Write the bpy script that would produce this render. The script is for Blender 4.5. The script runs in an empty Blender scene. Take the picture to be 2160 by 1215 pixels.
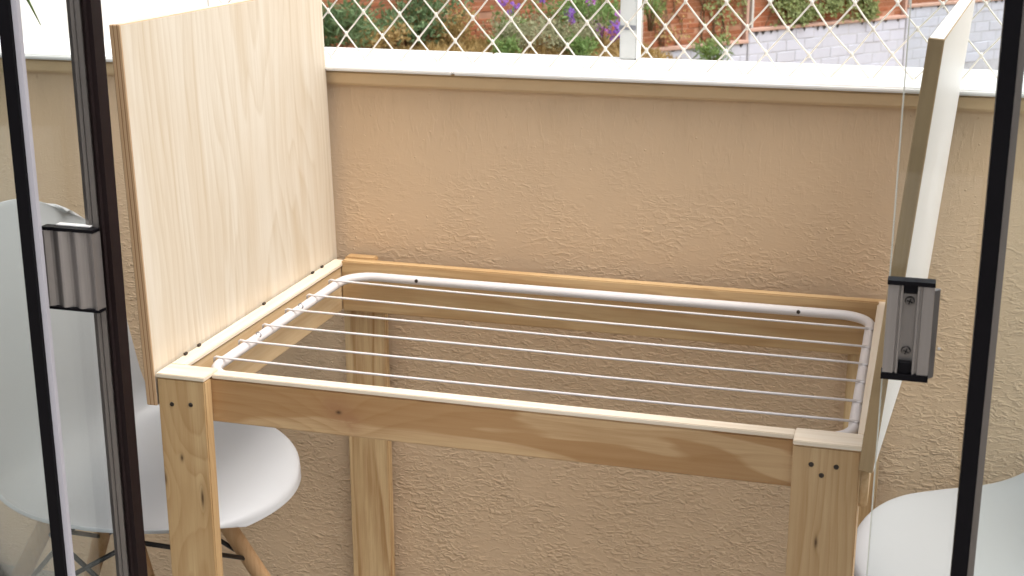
import bpy, bmesh, math, random
from mathutils import Vector, Matrix
R = math.radians
random.seed(7)
S = bpy.context.scene
COL = S.collection
T = 0.74                      # height of the table top above the balcony floor

# ------------------------------------------------------------------ camera, sky, sun, exposure
cam_data = bpy.data.cameras.new('camera')
cam_data.sensor_width = 36.0
cam_data.lens = 36.0 * 2995.4 / 2160.0
cam_data.clip_start = 0.02
cam_data.clip_end = 2000.0
cam = bpy.data.objects.new('camera', cam_data)
COL.objects.link(cam)
yaw, pitch, roll = -0.2837, 0.2854, -0.0014
fw = Vector((math.sin(yaw) * math.cos(pitch), math.cos(yaw) * math.cos(pitch), -math.sin(pitch)))
rt = Vector((math.cos(yaw), -math.sin(yaw), 0.0))
up = rt.cross(fw)
rr = math.cos(roll) * rt + math.sin(roll) * up
uu = -math.sin(roll) * rt + math.cos(roll) * up
m = Matrix((rr, uu, -fw)).transposed().to_4x4()
m.translation = Vector((0.9902, -1.6389, T + 0.6644))
cam.matrix_world = m
S.camera = cam
cam_data.dof.use_dof = True
cam_data.dof.focus_distance = 2.0
cam_data.dof.aperture_fstop = 16.0

SUN_DIR = Vector((0.42, -0.10, 0.90)).normalized()      # towards the sun
world = bpy.data.worlds.new('World')
S.world = world
world.use_nodes = True
wn = world.node_tree
wn.nodes.clear()
w_out = wn.nodes.new('ShaderNodeOutputWorld')
w_bg = wn.nodes.new('ShaderNodeBackground')
w_sky = wn.nodes.new('ShaderNodeTexSky')
w_hs = wn.nodes.new('ShaderNodeHueSaturation')
w_sky.sky_type = 'NISHITA'
w_sky.sun_disc = False
w_sky.sun_elevation = math.asin(SUN_DIR.z)
w_sky.sun_rotation = math.atan2(SUN_DIR.x, SUN_DIR.y)
w_sky.dust_density = 4.0
w_sky.air_density = 1.0
w_hs.inputs['Saturation'].default_value = 0.25      # bright cloudy sky
w_bg.inputs['Strength'].default_value = 0.15
wn.links.new(w_sky.outputs['Color'], w_hs.inputs['Color'])
wn.links.new(w_hs.outputs['Color'], w_bg.inputs['Color'])
wn.links.new(w_bg.outputs['Background'], w_out.inputs['Surface'])

sun_data = bpy.data.lights.new('sun', 'SUN')
sun_data.energy = 1.0
sun_data.angle = R(40)
sun_data.color = (1.0, 0.95, 0.88)
sun = bpy.data.objects.new('sun', sun_data)
COL.objects.link(sun)
sun.rotation_euler = (-SUN_DIR).to_track_quat('-Z', 'Y').to_euler()
sun.location = (3, 2, 6)

S.render.engine = 'CYCLES'
S.view_settings.view_transform = 'Standard'
S.view_settings.look = 'None'
S.view_settings.exposure = 1.2
S.view_settings.gamma = 1.0
S.cycles.max_bounces = 4
S.cycles.transparent_max_bounces = 16
S.cycles.use_adaptive_sampling = True
S.cycles.adaptive_threshold = 0.03
S.cycles.adaptive_min_samples = 12
S.cycles.diffuse_bounces = 3
S.cycles.glossy_bounces = 2
S.cycles.caustics_reflective = False
S.cycles.caustics_refractive = False

# ------------------------------------------------------------------ node helpers
class NT:
    def __init__(self, name):
        self.mat = bpy.data.materials.new(name)
        self.mat.use_nodes = True
        self.t = self.mat.node_tree
        self.t.nodes.clear()
        self.out = self.t.nodes.new('ShaderNodeOutputMaterial')
        self.b = self.t.nodes.new('ShaderNodeBsdfPrincipled')
        self.link(self.b.outputs[0], self.out.inputs['Surface'])
    def n(self, typ, **kw):
        o = self.t.nodes.new(typ)
        for k, v in kw.items(): setattr(o, k, v)
        return o
    def link(self, a, b): self.t.links.new(a, b)
    def val(self, sock, v):
        if hasattr(v, 'is_linked') or isinstance(v, bpy.types.NodeSocket): self.link(v, sock)
        else: sock.default_value = v
    def math(self, op, a, b=None, c=None, clamp=False):
        o = self.n('ShaderNodeMath', operation=op, use_clamp=clamp)
        for i, v in enumerate((a, b, c)):
            if v is not None: self.val(o.inputs[i], v)
        return o.outputs[0]
    def coord(self, scale=(1, 1, 1), rnd=0.0, src='Object'):
        tc = self.n('ShaderNodeTexCoord')
        mp = self.n('ShaderNodeMapping')
        mp.inputs['Scale'].default_value = scale
        self.link(tc.outputs[src], mp.inputs['Vector'])
        v = mp.outputs[0]
        if rnd:
            oi = self.n('ShaderNodeObjectInfo')
            ad = self.n('ShaderNodeVectorMath', operation='ADD')
            r = self.math('MULTIPLY', oi.outputs['Random'], rnd)
            self.link(v, ad.inputs[0]); self.link(r, ad.inputs[1])
            v = ad.outputs[0]
        return v
    def noise(self, vec, scale, detail=3.0, rough=0.5, dist=0.0):
        o = self.n('ShaderNodeTexNoise')
        self.link(vec, o.inputs['Vector'])
        o.inputs['Scale'].default_value = scale
        o.inputs['Detail'].default_value = detail
        o.inputs['Roughness'].default_value = rough
        o.inputs['Distortion'].default_value = dist
        return o.outputs['Fac']
    def ramp(self, fac, stops, interp='LINEAR'):
        o = self.n('ShaderNodeValToRGB')
        o.color_ramp.interpolation = interp
        e = o.color_ramp.elements
        while len(e) < len(stops): e.new(0.5)
        for i, (p, c) in enumerate(stops):
            e[i].position = p
            e[i].color = (c, c, c, 1) if isinstance(c, (int, float)) else (*c, 1)
        self.link(fac, o.inputs[0])
        return o.outputs[0]
    def mix(self, fac, a, b, blend='MIX'):
        o = self.n('ShaderNodeMix', data_type='RGBA', blend_type=blend)
        self.val(o.inputs[0], fac)
        for i, v in ((6, a), (7, b)):
            if isinstance(v, tuple): o.inputs[i].default_value = (*v, 1)
            else: self.link(v, o.inputs[i])
        return o.outputs[2]
    def bump(self, height, strength=0.3, dist=0.01):
        o = self.n('ShaderNodeBump')
        o.inputs['Strength'].default_value = strength
        o.inputs['Distance'].default_value = dist
        self.link(height, o.inputs['Height'])
        self.link(o.outputs[0], self.b.inputs['Normal'])
        return o
    def set(self, color=None, rough=0.5, metal=0.0, spec=0.5):
        if color is not None:
            if isinstance(color, tuple): self.b.inputs['Base Color'].default_value = (*color, 1)
            else: self.link(color, self.b.inputs['Base Color'])
        self.val(self.b.inputs['Roughness'], rough)
        self.b.inputs['Metallic'].default_value = metal
        self.b.inputs['Specular IOR Level'].default_value = spec
        return self.mat

def plain(name, color, rough=0.5, metal=0.0, spec=0.5, vary=0.12, scale=20.0, bump=0.0):
    n = NT(name)
    f = n.noise(n.coord(rnd=7.0), scale, 4, 0.6)
    c = n.mix(f, tuple(x * (1 - vary) for x in color), tuple(min(1, x * (1 + vary)) for x in color))
    r = n.math('MULTIPLY_ADD', f, 0.2, rough - 0.1)
    if bump: n.bump(f, bump, 0.004)
    return n.set(c, r, metal, spec)

def wood(name, light, dark, axis, centre, pitch=0.0085, knots=(), contrast=0.75, rough=0.55, stain=0.25, wob=0.012, edge=0.16):
    """pine: growth rings round a pith line that runs along `axis`, outside the board"""
    n = NT(name)
    tc = n.n('ShaderNodeTexCoord')
    oi = n.n('ShaderNodeObjectInfo')
    sep = n.n('ShaderNodeSeparateXYZ')
    n.link(tc.outputs['Object'], sep.inputs[0])
    ax = 'XYZ'.index(axis)
    oth = [i for i in range(3) if i != ax]
    sc = [1.0, 1.0, 1.0]
    sc[ax] = 0.16
    v = n.coord(tuple(sc), rnd=3.0)
    low = n.noise(v, 9.0, 2, 0.45)
    low2 = n.noise(v, 30.0, 2, 0.5)
    a = n.math('SUBTRACT', sep.outputs[oth[0]], centre[0])
    b = n.math('SUBTRACT', sep.outputs[oth[1]], centre[1])
    r = n.math('SQRT', n.math('ADD', n.math('MULTIPLY', a, a), n.math('MULTIPLY', b, b)))
    r = n.math('MULTIPLY_ADD', n.math('SUBTRACT', low, 0.5), wob * 6, r)
    r = n.math('MULTIPLY_ADD', n.math('SUBTRACT', low2, 0.5), wob * 0.7, r)
    kd = None
    c_patch = []
    for (p0, p1, p2, ra, rb, push) in knots:
        # p = knot centre in object space, ra across the grain, rb along it
        p = (p0, p1, p2)
        terms = []
        for i in range(3):
            rad = rb if i == ax else ra
            d = n.math('MULTIPLY', n.math('SUBTRACT', sep.outputs[i], p[i]), 1.0 / rad)
            terms.append(n.math('MULTIPLY', d, d))
        q = n.math('ADD', n.math('ADD', terms[0], terms[1]), terms[2])
        g = n.math('POWER', 2.718, n.math('MULTIPLY', q, -0.35))
        r = n.math('MULTIPLY_ADD', g, push, r)
        if 0.02 <= ra < 0.03:
            c_patch.append(n.math('POWER', 2.718, n.math('MULTIPLY', q, -1.4)))
        elif ra < 0.03:
            core = n.math('POWER', 2.718, n.math('MULTIPLY', q, -2.2))
            kd = core if kd is None else n.math('MAXIMUM', kd, core)
    sa = [14.0, 14.0, 14.0]; sa[ax] = 0.6
    streak = n.noise(n.coord(tuple(sa), rnd=2.0), 6.0, 4, 0.7)
    ph = n.math('FRACT', n.math('DIVIDE', r, pitch))
    ring = n.ramp(ph, [(0.0, 0.0), (0.35, 0.12), (0.74, 0.62), (0.88, 1.0), (0.97, 0.25), (1.0, 0.0)])
    sf = [60.0, 60.0, 60.0]
    sf[ax] = 1.6
    fib = n.noise(n.coord(tuple(sf), rnd=5.0), 9.0, 3, 0.6)
    blot = n.noise(n.coord(tuple(sc), rnd=9.0), 14.0, 3, 0.55, 0.4)
    blot = n.ramp(blot, [(0.5 - edge / 2, 0.0), (0.5 + edge / 2, 1.0)])
    ring = n.math('MULTIPLY', ring, n.ramp(streak, [(0.3, 0.25), (0.65, 1.0)]))
    c = n.mix(n.math('MULTIPLY', ring, contrast), light, dark)
    c = n.mix(n.math('MULTIPLY', n.ramp(streak, [(0.45, 0.0), (0.75, 1.0)]), 0.55), c, dark)
    c = n.mix(n.math('MULTIPLY', n.math('SUBTRACT', fib, 0.35, clamp=True), 0.5), c, dark)
    c = n.mix(n.math('MULTIPLY', blot, stain), c, tuple(x * k for x, k in zip(dark, (0.95, 0.85, 0.7))))
    for g in c_patch:
        g2 = n.math('MULTIPLY', g, n.ramp(n.noise(n.coord(), 55.0, 3, 0.6), [(0.35, 0.35), (0.6, 1.0)]))
        c = n.mix(n.math('MULTIPLY', g2, 0.75), c, (0.30, 0.145, 0.07))
    if kd is not None:
        c = n.mix(n.math('MULTIPLY', kd, 0.95), c, (0.06, 0.028, 0.012))
    return n.set(c, n.math('MULTIPLY_ADD', fib, 0.25, rough - 0.1), spec=0.3)

# ------------------------------------------------------------------ mesh helpers
def link_obj(name, me, mats, parent=None, loc=None):
    o = bpy.data.objects.new(name, me)
    COL.objects.link(o)
    if not isinstance(mats, (list, tuple)): mats = [mats]
    if not me.materials:
        for mm in mats: me.materials.append(mm)
    if parent is not None: o.parent = parent
    if loc is not None: o.location = loc
    return o

def mesh_from(name, verts, faces, smooth=False):
    me = bpy.data.meshes.new(name)
    me.from_pydata([tuple(v) for v in verts], [], faces)
    me.update()
    if smooth: me.polygons.foreach_set('use_smooth', [True] * len(me.polygons))
    return me

def bm_mesh(name, bm, smooth=False):
    me = bpy.data.meshes.new(name)
    bmesh.ops.recalc_face_normals(bm, faces=bm.faces)
    bm.to_mesh(me)
    bm.free()
    if smooth: me.polygons.foreach_set('use_smooth', [True] * len(me.polygons))
    return me

def box_mesh(name, size, bevel=0.0015, seg=1):
    bm = bmesh.new()
    bmesh.ops.create_cube(bm, size=1.0)
    bmesh.ops.scale(bm, vec=size, verts=bm.verts)
    if bevel: bmesh.ops.bevel(bm, geom=list(bm.edges), offset=bevel, segments=seg, affect='EDGES')
    return bm_mesh(name, bm)

def box(name, lo, hi, mat, parent=None, bevel=0.0015, seg=1):
    """box between two corners (parent space), origin at its centre"""
    size = [hi[i] - lo[i] for i in range(3)]
    c = [(hi[i] + lo[i]) / 2 for i in range(3)]
    return link_obj(name, box_mesh(name, size, bevel, seg), mat, parent, c)

def tube_bm(bm, pts, rad, n=10, closed=False):
    pts = [Vector(p) for p in pts]
    N = len(pts)
    rads = rad if isinstance(rad, (list, tuple)) else [rad] * N
    rings = []
    ref = None
    for i, p in enumerate(pts):
        if closed: d = pts[(i + 1) % N] - pts[i - 1]
        else: d = pts[min(i + 1, N - 1)] - pts[max(i - 1, 0)]
        d.normalize()
        if ref is None or abs(ref.dot(d)) > 0.99:
            ref = Vector((0, 0, 1)) if abs(d.z) < 0.9 else Vector((1, 0, 0))
        u = (ref - d * ref.dot(d)).normalized()
        ref = u
        v = d.cross(u)
        rings.append([bm.verts.new(p + rads[i] * (math.cos(2 * math.pi * k / n) * u + math.sin(2 * math.pi * k / n) * v)) for k in range(n)])
    for i in range(N if closed else N - 1):
        A, B = rings[i], rings[(i + 1) % N]
        for k in range(n): bm.faces.new((A[k], A[(k + 1) % n], B[(k + 1) % n], B[k]))
    if not closed:
        bm.faces.new(rings[0][::-1]); bm.faces.new(rings[-1])

def tube(name, pts, rad, mat, parent=None, n=10, closed=False, loc=None):
    bm = bmesh.new()
    tube_bm(bm, pts, rad, n, closed)
    return link_obj(name, bm_mesh(name, bm, True), mat, parent, loc)

def extrude(name, poly, z0, z1, mat, parent=None, loc=None):
    """closed cross-section in x,y swept along z"""
    n = len(poly)
    v = [(x, y, z0) for x, y in poly] + [(x, y, z1) for x, y in poly]
    f = [(i, (i + 1) % n, n + (i + 1) % n, n + i) for i in range(n)] + [tuple(range(n))[::-1], tuple(range(n, 2 * n))]
    bm = bmesh.new()
    vs = [bm.verts.new(p) for p in v]
    for q in f: bm.faces.new([vs[i] for i in q])
    return link_obj(name, bm_mesh(name, bm), mat, parent, loc)

def empty(name, loc=(0, 0, 0), rz=0.0):
    o = bpy.data.objects.new(name, None)
    o.empty_display_size = 0.1
    COL.objects.link(o)
    o.location = loc
    o.rotation_euler = (0, 0, rz)
    return o

def tag(o, label=None, cat=None, group=None, kind=None):
    if label: o['label'] = label
    if cat: o['category'] = cat
    if group: o['group'] = group
    if kind or label: o['kind'] = kind or 'thing'
    return o

def copy_tree(o, parent=None):
    c = o.copy()
    COL.objects.link(c)
    c.parent = parent
    for ch in list(o.children): copy_tree(ch, c)
    return c

# ------------------------------------------------------------------ materials
def stucco():
    n = NT('stucco_coating')
    co = n.coord()
    # trowelled coating: short raised ridges, drawn out downwards near the top and sideways lower down
    sep = n.n('ShaderNodeSeparateXYZ'); n.link(co, sep.inputs[0])
    hi = n.ramp(n.math('ADD', sep.outputs['Z'], n.math('MULTIPLY', n.math('SUBTRACT', n.noise(co, 3.0, 2), 0.5), 0.35)), [(0.86, 0.0), (1.02, 1.0)])
    def field(scale, k, lo, hi_):
        a = n.noise(n.coord(scale), k, 2, 0.5, 0.9)
        return n.ramp(a, [(lo, 0.0), (hi_, 1.0)])
    vert = field((1, 1, 0.28), 115.0, 0.50, 0.76)
    horz = field((0.5, 1, 1.0), 150.0, 0.44, 0.76)
    msk = n.ramp(n.noise(n.coord(), 14.0, 3, 0.6), [(0.36, 0.15), (0.56, 1.0)])
    ridge = n.n('ShaderNodeMix', data_type='FLOAT')
    n.link(hi, ridge.inputs[0]); n.link(horz, ridge.inputs[2]); n.link(vert, ridge.inputs[3])
    amp = n.ramp(n.math('ADD', sep.outputs['Z'], 0.0), [(0.45, 1.0), (0.70, 0.48), (0.80, 0.27), (0.90, 0.22)])
    h1 = n.math('MULTIPLY', n.math('MULTIPLY', ridge.outputs[0], msk), amp)
    vo = n.n('ShaderNodeTexVoronoi'); n.link(n.coord(), vo.inputs['Vector']); vo.inputs['Scale'].default_value = 75.0
    dots = n.ramp(vo.outputs['Distance'], [(0.0, 1.0), (0.16, 0.0)])
    dm = n.ramp(n.noise(n.coord(), 40.0, 2), [(0.55, 0.0), (0.62, 1.0)])
    h = h1
    h = n.math('MULTIPLY_ADD', n.math('MULTIPLY', dots, dm), 0.5, h)
    big = n.noise(n.coord(), 2.2, 4, 0.6)
    c = n.mix(big, (0.59, 0.42, 0.265), (0.66, 0.475, 0.305))
    c = n.mix(n.math('MULTIPLY', h1, 0.25), c, (0.66, 0.49, 0.32))
    drip = n.noise(n.coord((1, 1, 0.12)), 16.0, 4, 0.65)
    under = n.ramp(sep.outputs['Z'], [(0.93, 0.0), (1.045, 1.0)])
    c = n.mix(n.math('MULTIPLY', n.ramp(drip, [(0.5, 0.0), (0.75, 1.0)]), n.math('MULTIPLY', under, 0.22)), c, (0.40, 0.28, 0.17))
    pat = n.ramp(n.noise(n.coord((1, 1, 0.7)), 5.0, 5, 0.65), [(0.40, 0.0), (0.62, 1.0)])
    c = n.mix(n.math('MULTIPLY', pat, 0.2), c, (0.52, 0.385, 0.26))
    n.bump(h, 0.62, 0.0050)
    return n.set(c, 0.72, spec=0.25)

M = {}
M['stucco'] = stucco()
M['moulding'] = plain('painted_moulding', (0.62, 0.44, 0.25), 0.6, vary=0.08, scale=9, bump=0.1)
M['sill'] = plain('white_sill_stone', (0.84, 0.82, 0.79), 0.35, vary=0.05, scale=6)
M['white_plaster'] = plain('white_plaster', (0.86, 0.85, 0.83), 0.7, vary=0.04, scale=12, bump=0.15)
M['net'] = plain('net_cord', (0.70, 0.65, 0.57), 0.6, vary=0.12, scale=80)
M['rack'] = plain('rack_white_enamel', (0.65, 0.605, 0.585), 0.32, vary=0.03, scale=30)
M['black'] = plain('black_gasket', (0.004, 0.0035, 0.0045), 0.45, vary=0.2, spec=0.08)
M['brown_alu'] = plain('dark_brown_profile', (0.011, 0.006, 0.006), 0.45, spec=0.12, vary=0.25, scale=6)
M['grey_alu'] = plain('bronze_grey_profile', (0.14, 0.125, 0.115), 0.32, metal=0.6, vary=0.15, scale=5)
M['pale_alu'] = plain('pale_profile', (0.36, 0.345, 0.375), 0.4, vary=0.06, scale=8)
M['screw'] = plain('dark_screw_head', (0.035, 0.025, 0.018), 0.5, metal=0.3)
M['steel'] = plain('steel_pin', (0.35, 0.36, 0.40), 0.3, metal=0.9)
M['shell'] = plain('white_plastic_shell', (0.43, 0.432, 0.438), 0.34, vary=0.02, scale=4)
M['wire'] = plain('black_wire', (0.012, 0.011, 0.012), 0.4)
M['post'] = plain('grey_post_paint', (0.55, 0.56, 0.54), 0.5, vary=0.1, scale=25, bump=0.1)
M['floor'] = plain('balcony_floor_tile', (0.22, 0.20, 0.17), 0.4, vary=0.1, scale=6)

def brushed(name, col):
    n = NT(name)
    f = n.noise(n.coord((160, 160, 1.0), rnd=3), 1.0, 3, 0.6)
    c = n.mix(f, tuple(x * 0.75 for x in col), tuple(x * 1.2 for x in col))
    return n.set(c, n.math('MULTIPLY_ADD', f, 0.2, 0.28), 0.65, 0.5)
M['handle'] = brushed('brushed_bronze_aluminium', (0.26, 0.235, 0.22))

def glass(name, tint):
    n = NT(name)
    tr = n.n('ShaderNodeBsdfTransparent'); tr.inputs[0].default_value = (*tint, 1)
    gl = n.n('ShaderNodeBsdfGlossy'); gl.inputs['Roughness'].default_value = 0.02
    fr = n.n('ShaderNodeFresnel'); fr.inputs['IOR'].default_value = 1.42
    mx = n.n('ShaderNodeMixShader')
    n.link(n.math('MULTIPLY', fr.outputs[0], 0.85), mx.inputs[0])
    n.link(tr.outputs[0], mx.inputs[1]); n.link(gl.outputs[0], mx.inputs[2])
    n.link(mx.outputs[0], n.out.inputs['Surface'])
    return n.mat
M['glass'] = glass('clear_door_glass', (0.955, 0.975, 0.975))
M['glass_edge'] = plain('polished_glass_edge', (0.48, 0.48, 0.42), 0.25, vary=0.05)

PL, PD = (0.56, 0.385, 0.20), (0.37, 0.215, 0.09)
M['leg_l'] = wood('pine_front_leg', PL, PD, 'Z', (0.015, 0.055), knots=[(-0.006, -0.01, 0.250, 0.0035, 0.008, 0.006), (-0.035, -0.01, 0.215, 0.004, 0.015, 0.010), (0.022, -0.01, 0.192, 0.0035, 0.020, 0.012), (-0.004, -0.01, 0.19, 0.032, 0.05, 0.020)], contrast=0.7, edge=0.06)
M['leg_r'] = wood('pine_front_leg_plain', (0.54, 0.375, 0.205), PD, 'Z', (-0.05, 0.07), knots=[(-0.006, -0.01, 0.24, 0.003, 0.012, 0.004)], contrast=0.7)
M['leg_b'] = wood('pine_back_leg', (0.62, 0.44, 0.235), (0.30, 0.145, 0.045), 'Z', (0.004, 0.045), pitch=0.0125, contrast=1.0, stain=0.05, wob=0.008)
M['rail_f'] = wood('pine_front_rail', (0.52, 0.35, 0.185), (0.32, 0.175, 0.072), 'X', (0.05, -0.045), pitch=0.016, knots=[(-0.222, -0.01, 0.002, 0.004, 0.006, 0.004), (-0.228, -0.01, 0.010, 0.022, 0.020, 0.010), (-0.205, -0.01, -0.010, 0.021, 0.018, 0.006), (-0.215, -0.01, 0.0, 0.05, 0.06, 0.03)], contrast=0.6, stain=0.62, wob=0.02, edge=0.03)
M['rail'] = wood('pine_rail', PL, PD, 'X', (0.06, -0.04), pitch=0.012, contrast=0.6, stain=0.4)
M['rail_y'] = wood('pine_side_rail', (0.64, 0.48, 0.29), (0.48, 0.30, 0.14), 'Y', (0.05, -0.04), pitch=0.010, contrast=0.4, stain=0.2)
M['leaf'] = wood('pine_leaf_face', (0.63, 0.565, 0.465), (0.50, 0.405, 0.285), 'Z', (0.22, 0.06), pitch=0.013, knots=[(0.0, 0.09, 0.03, 0.04, 0.09, 0.02), (0.0, -0.06, -0.04, 0.04, 0.09, 0.02), (0.0, 0.20, 0.12, 0.04, 0.09, 0.015)], contrast=0.75, stain=0.18, wob=0.014)

def ply_edge():
    n = NT('ply_edge')
    co = n.coord()
    sep = n.n('ShaderNodeSeparateXYZ'); n.link(co, sep.inputs[0])
    f = n.noise(n.coord((1, 1, 0.15), rnd=2), 60.0, 3, 0.6)
    x = n.math('MULTIPLY_ADD', f, 0.0016, sep.outputs['X'])
    s = n.math('FRACT', n.math('MULTIPLY', n.math('ADD', x, 0.1), 1 / 0.0056))
    c = n.ramp(s, [(0.0, (0.44, 0.27, 0.14)), (0.4, (0.52, 0.34, 0.20)), (0.55, (0.25, 0.13, 0.06)), (0.72, (0.30, 0.17, 0.085)), (0.8, (0.48, 0.31, 0.17))])
    n.bump(f, 0.2, 0.001)
    return n.set(c, 0.65, spec=0.25)
M['ply'] = ply_edge()
M['leaf_edge'] = wood('leaf_edge_brown', (0.40, 0.28, 0.15), (0.25, 0.17, 0.09), 'Z', (0.002, 0.02), pitch=0.007, contrast=0.7, stain=0.3)
M['white_leaf'] = plain('white_laminate', (0.78, 0.755, 0.72), 0.4, vary=0.04, scale=7)

# ------------------------------------------------------------------ setting: ground, floor, parapet
def ground_h(x, y):
    h = -1.75
    # planted bank in front of the brick wall on the left
    d = (x + 2.78) * 0.788 - (y - 15.96) * 0.616           # signed distance in front of the wall line
    s = (x + 2.78) * 0.616 + (y - 15.96) * 0.788           # along the wall
    side = 1 / (1 + math.exp(max(-40.0, min(40.0, (s - 0.6) * 2.0))))
    bank = math.exp(-max(0.0, d - 0.6) ** 2 / 5.0) if d > -0.3 else 1.0
    h += side * bank * 1.22
    h += 0.05 * math.sin(x * 2.1) * math.cos(y * 1.7)
    return h
gv, gf = [], []
gx = [-400, -150, -60, -25] + [-14 + 0.5 * i for i in range(60)] + [25, 60, 150, 400]
gy = [0.87, 1.5, 3, 4.5] + [6 + 0.5 * i for i in range(50)] + [40, 80, 200, 500]
for y in gy:
    for x in gx: gv.append((x, y, ground_h(x, y)))
nx = len(gx)
for j in range(len(gy) - 1):
    for i in range(nx - 1): gf.append((j * nx + i, j * nx + i + 1, (j + 1) * nx + i + 1, (j + 1) * nx + i))
nsoil = NT('garden_soil')
f1 = nsoil.noise(nsoil.coord(), 2.5, 6, 0.65)
f2 = nsoil.noise(nsoil.coord(), 30.0, 4, 0.6)
cs = nsoil.ramp(f1, [(0.35, (0.20, 0.10, 0.05)), (0.5, (0.30, 0.19, 0.09)), (0.65, (0.22, 0.20, 0.09))])
cs = nsoil.mix(nsoil.math('MULTIPLY', f2, 0.5), cs, (0.38, 0.28, 0.16))
nsoil.bump(f2, 0.6, 0.05)
M['soil'] = nsoil.set(cs, 0.95, spec=0.1)
tag(link_obj('ground', mesh_from('ground', gv, gf, True), M['soil']), kind='structure')
tag(box('balcony_floor', (-4.5, -6.0, -0.15), (5.5, 0.67, 0.0), M['floor'], bevel=0), kind='structure')

WALL_Y = 0.670
wall = empty('parapet_wall', (0.5, WALL_Y, 0))
tag(wall, 'long beige textured parapet wall with a white sill behind the wooden table', 'wall')
box('rendered_body', (-4.8, 0.0, -1.9), (4.8, 0.21, T + 0.3065), M['stucco'], wall, bevel=0)
# object coordinates of the stucco follow the body's centre: shift its mesh so that z = height above floor
rb = wall.children[0]
for v in rb.data.vertices: v.co.z += rb.location.z
rb.location.z = 0
box('moulding', (-4.8, -0.013, T + 0.307), (4.8, 0.205, T + 0.3325), M['moulding'], wall, bevel=0.004, seg=2)
for xa, xb in ((-4.8, -1.9), (-1.9, -0.28), (-0.28, 0.80), (0.80, 2.4), (2.4, 4.8)):
    box('sill_slab', (xa + 0.0006, -0.028, T + 0.333), (xb - 0.0006, 0.222, T + 0.3425), M['sill'], wall, bevel=0.003, seg=2)

pil = empty('white_house_wall', (-1.25, 1.9, -1.75))
tag(pil, 'bright white plastered house wall beyond the sill at the upper left', 'wall')
box('rendered_face', (-0.25, -1.00, 0.0), (0.0, 1.10, 5.2), M['white_plaster'], pil, bevel=0.006, seg=2)
for (py, pz) in ((-0.62, 2.93), (-0.52, 2.86), (-0.2, 2.90)):
    box('paint_chip', (0.0004, py, pz), (0.0018, py + 0.012, pz + 0.016), M['post'], pil, bevel=0)

# ------------------------------------------------------------------ safety net and its post
net = empty('safety_net', (0.8, 0.725, T + 0.345))
tag(net, 'white cord safety net of diamond mesh stretched above the sill', 'net')
PX, PZ = 0.0672, 0.0405          # mesh pitch sideways, row spacing
X0, NROW = -1.408, 18
def node(i, j):
    # i steps half a mesh sideways, j a row upward
    rnd = random.Random(i * 131 + j * 17)
    return Vector((X0 + i * PX / 2 + rnd.uniform(-.0022, .0022), rnd.uniform(-.002, .002), 0.0035 + (j - 0.15) * PZ + rnd.uniform(-.0016, .0016) + 0.006 * math.sin(i * .13)))
NI = 78
def cord_rows(i0, step):
    pts = []
    i, j = i0, 0
    while 0 <= i <= NI and j <= NROW:
        pts.append(node(i, j)); i += step; j += 1
    return pts
OFF = 1
for i0 in range(-NROW, NI + NROW + 1):
    if (i0 + OFF) % 2: continue
    for step in (1, -1):
        pts, i, j = [], i0, 0
        while j <= NROW:
            if 10 <= i <= NI: pts.append(node(i, j))
            i += step; j += 1
        if len(pts) >= 2:
            dense = []
            for a, b in zip(pts[:-1], pts[1:]):
                dense += [a, a.lerp(b, 0.5) + Vector((0, 0, -0.0007))]
            dense.append(pts[-1])
            tube('cord', dense, 0.00145, M['net'], net, n=6)
tube('border_cord', [node(10, j) for j in range(0, NROW + 1)], 0.0024, M['net'], net, n=6)
bmk = bmesh.new()
bmesh.ops.create_icosphere(bmk, subdivisions=1, radius=0.0040)
bmesh.ops.scale(bmk, vec=(0.85, 0.8, 1.35), verts=bmk.verts)
knot_me = bm_mesh('knot', bmk, True)
rest = bmesh.new()
for j in range(0, NROW + 1):
    for i in range(10, NI + 1):
        if (i - j + OFF) % 2: continue
        p = node(i, j)
        if j <= 4: link_obj('knot', knot_me, M['net'], net, p)
        else: bmesh.ops.create_icosphere(rest, subdivisions=1, radius=0.0040, matrix=Matrix.Translation(p))
tag(link_obj('knots', bm_mesh('knots', rest, True), M['net'], net), kind='stuff')

fp = empty('fence_post', (0.4755, 0.868, T + 0.3430))
tag(fp, 'pale grey square post standing on the sill behind the net', 'post')
box('shaft', (-0.013, -0.013, 0.0), (0.017, 0.020, 1.5), M['post'], fp, bevel=0.002, seg=2)
box('lit_side_strip', (0.0172, -0.012, 0.0), (0.0195, 0.018, 1.5), M['sill'], fp, bevel=0.0005)  # sunlit right face of the post, its brightness put into a whiter colour
box('clamp_band', (-0.0145, -0.0145, 0.052), (0.0165, -0.0132, 0.060), M['steel'], fp, bevel=0.0004)

# ------------------------------------------------------------------ folding table
tab = empty('folding_table', (0, 0, 0))
tag(tab, 'pale pine table frame with two raised leaves against the beige wall', 'table')
W, D, LW, TH = 0.95, 0.645, 0.073, 0.020
def board(name, lo, hi, mat, bevel=0.0018):
    return box(name, lo, hi, mat, tab, bevel, 2)
# front legs: a wide front board and a side board behind it
board('leg', (0.0, 0.0, 0.0), (LW, TH, T - 0.0065), M['leg_l'])
board('leg_side_board', (0.0, TH + 0.0005, 0.0), (TH, 0.09, T - 0.0885), M['leg_b'])
board('leg', (W - LW - 0.008, 0.0, 0.0), (W, TH, T - 0.0065), M['leg_r'])
board('leg_side_board', (W - TH, TH + 0.0005, 0.0), (W, 0.09, T - 0.0885), M['leg_r'])
# back legs
board('leg', (0.014, D - TH, 0.0), (0.092, D, T - 0.002), M['leg_b'])
board('leg', (W - 0.048, D - TH, 0.0), (W + 0.014, D, T - 0.002), M['leg_b'])
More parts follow.
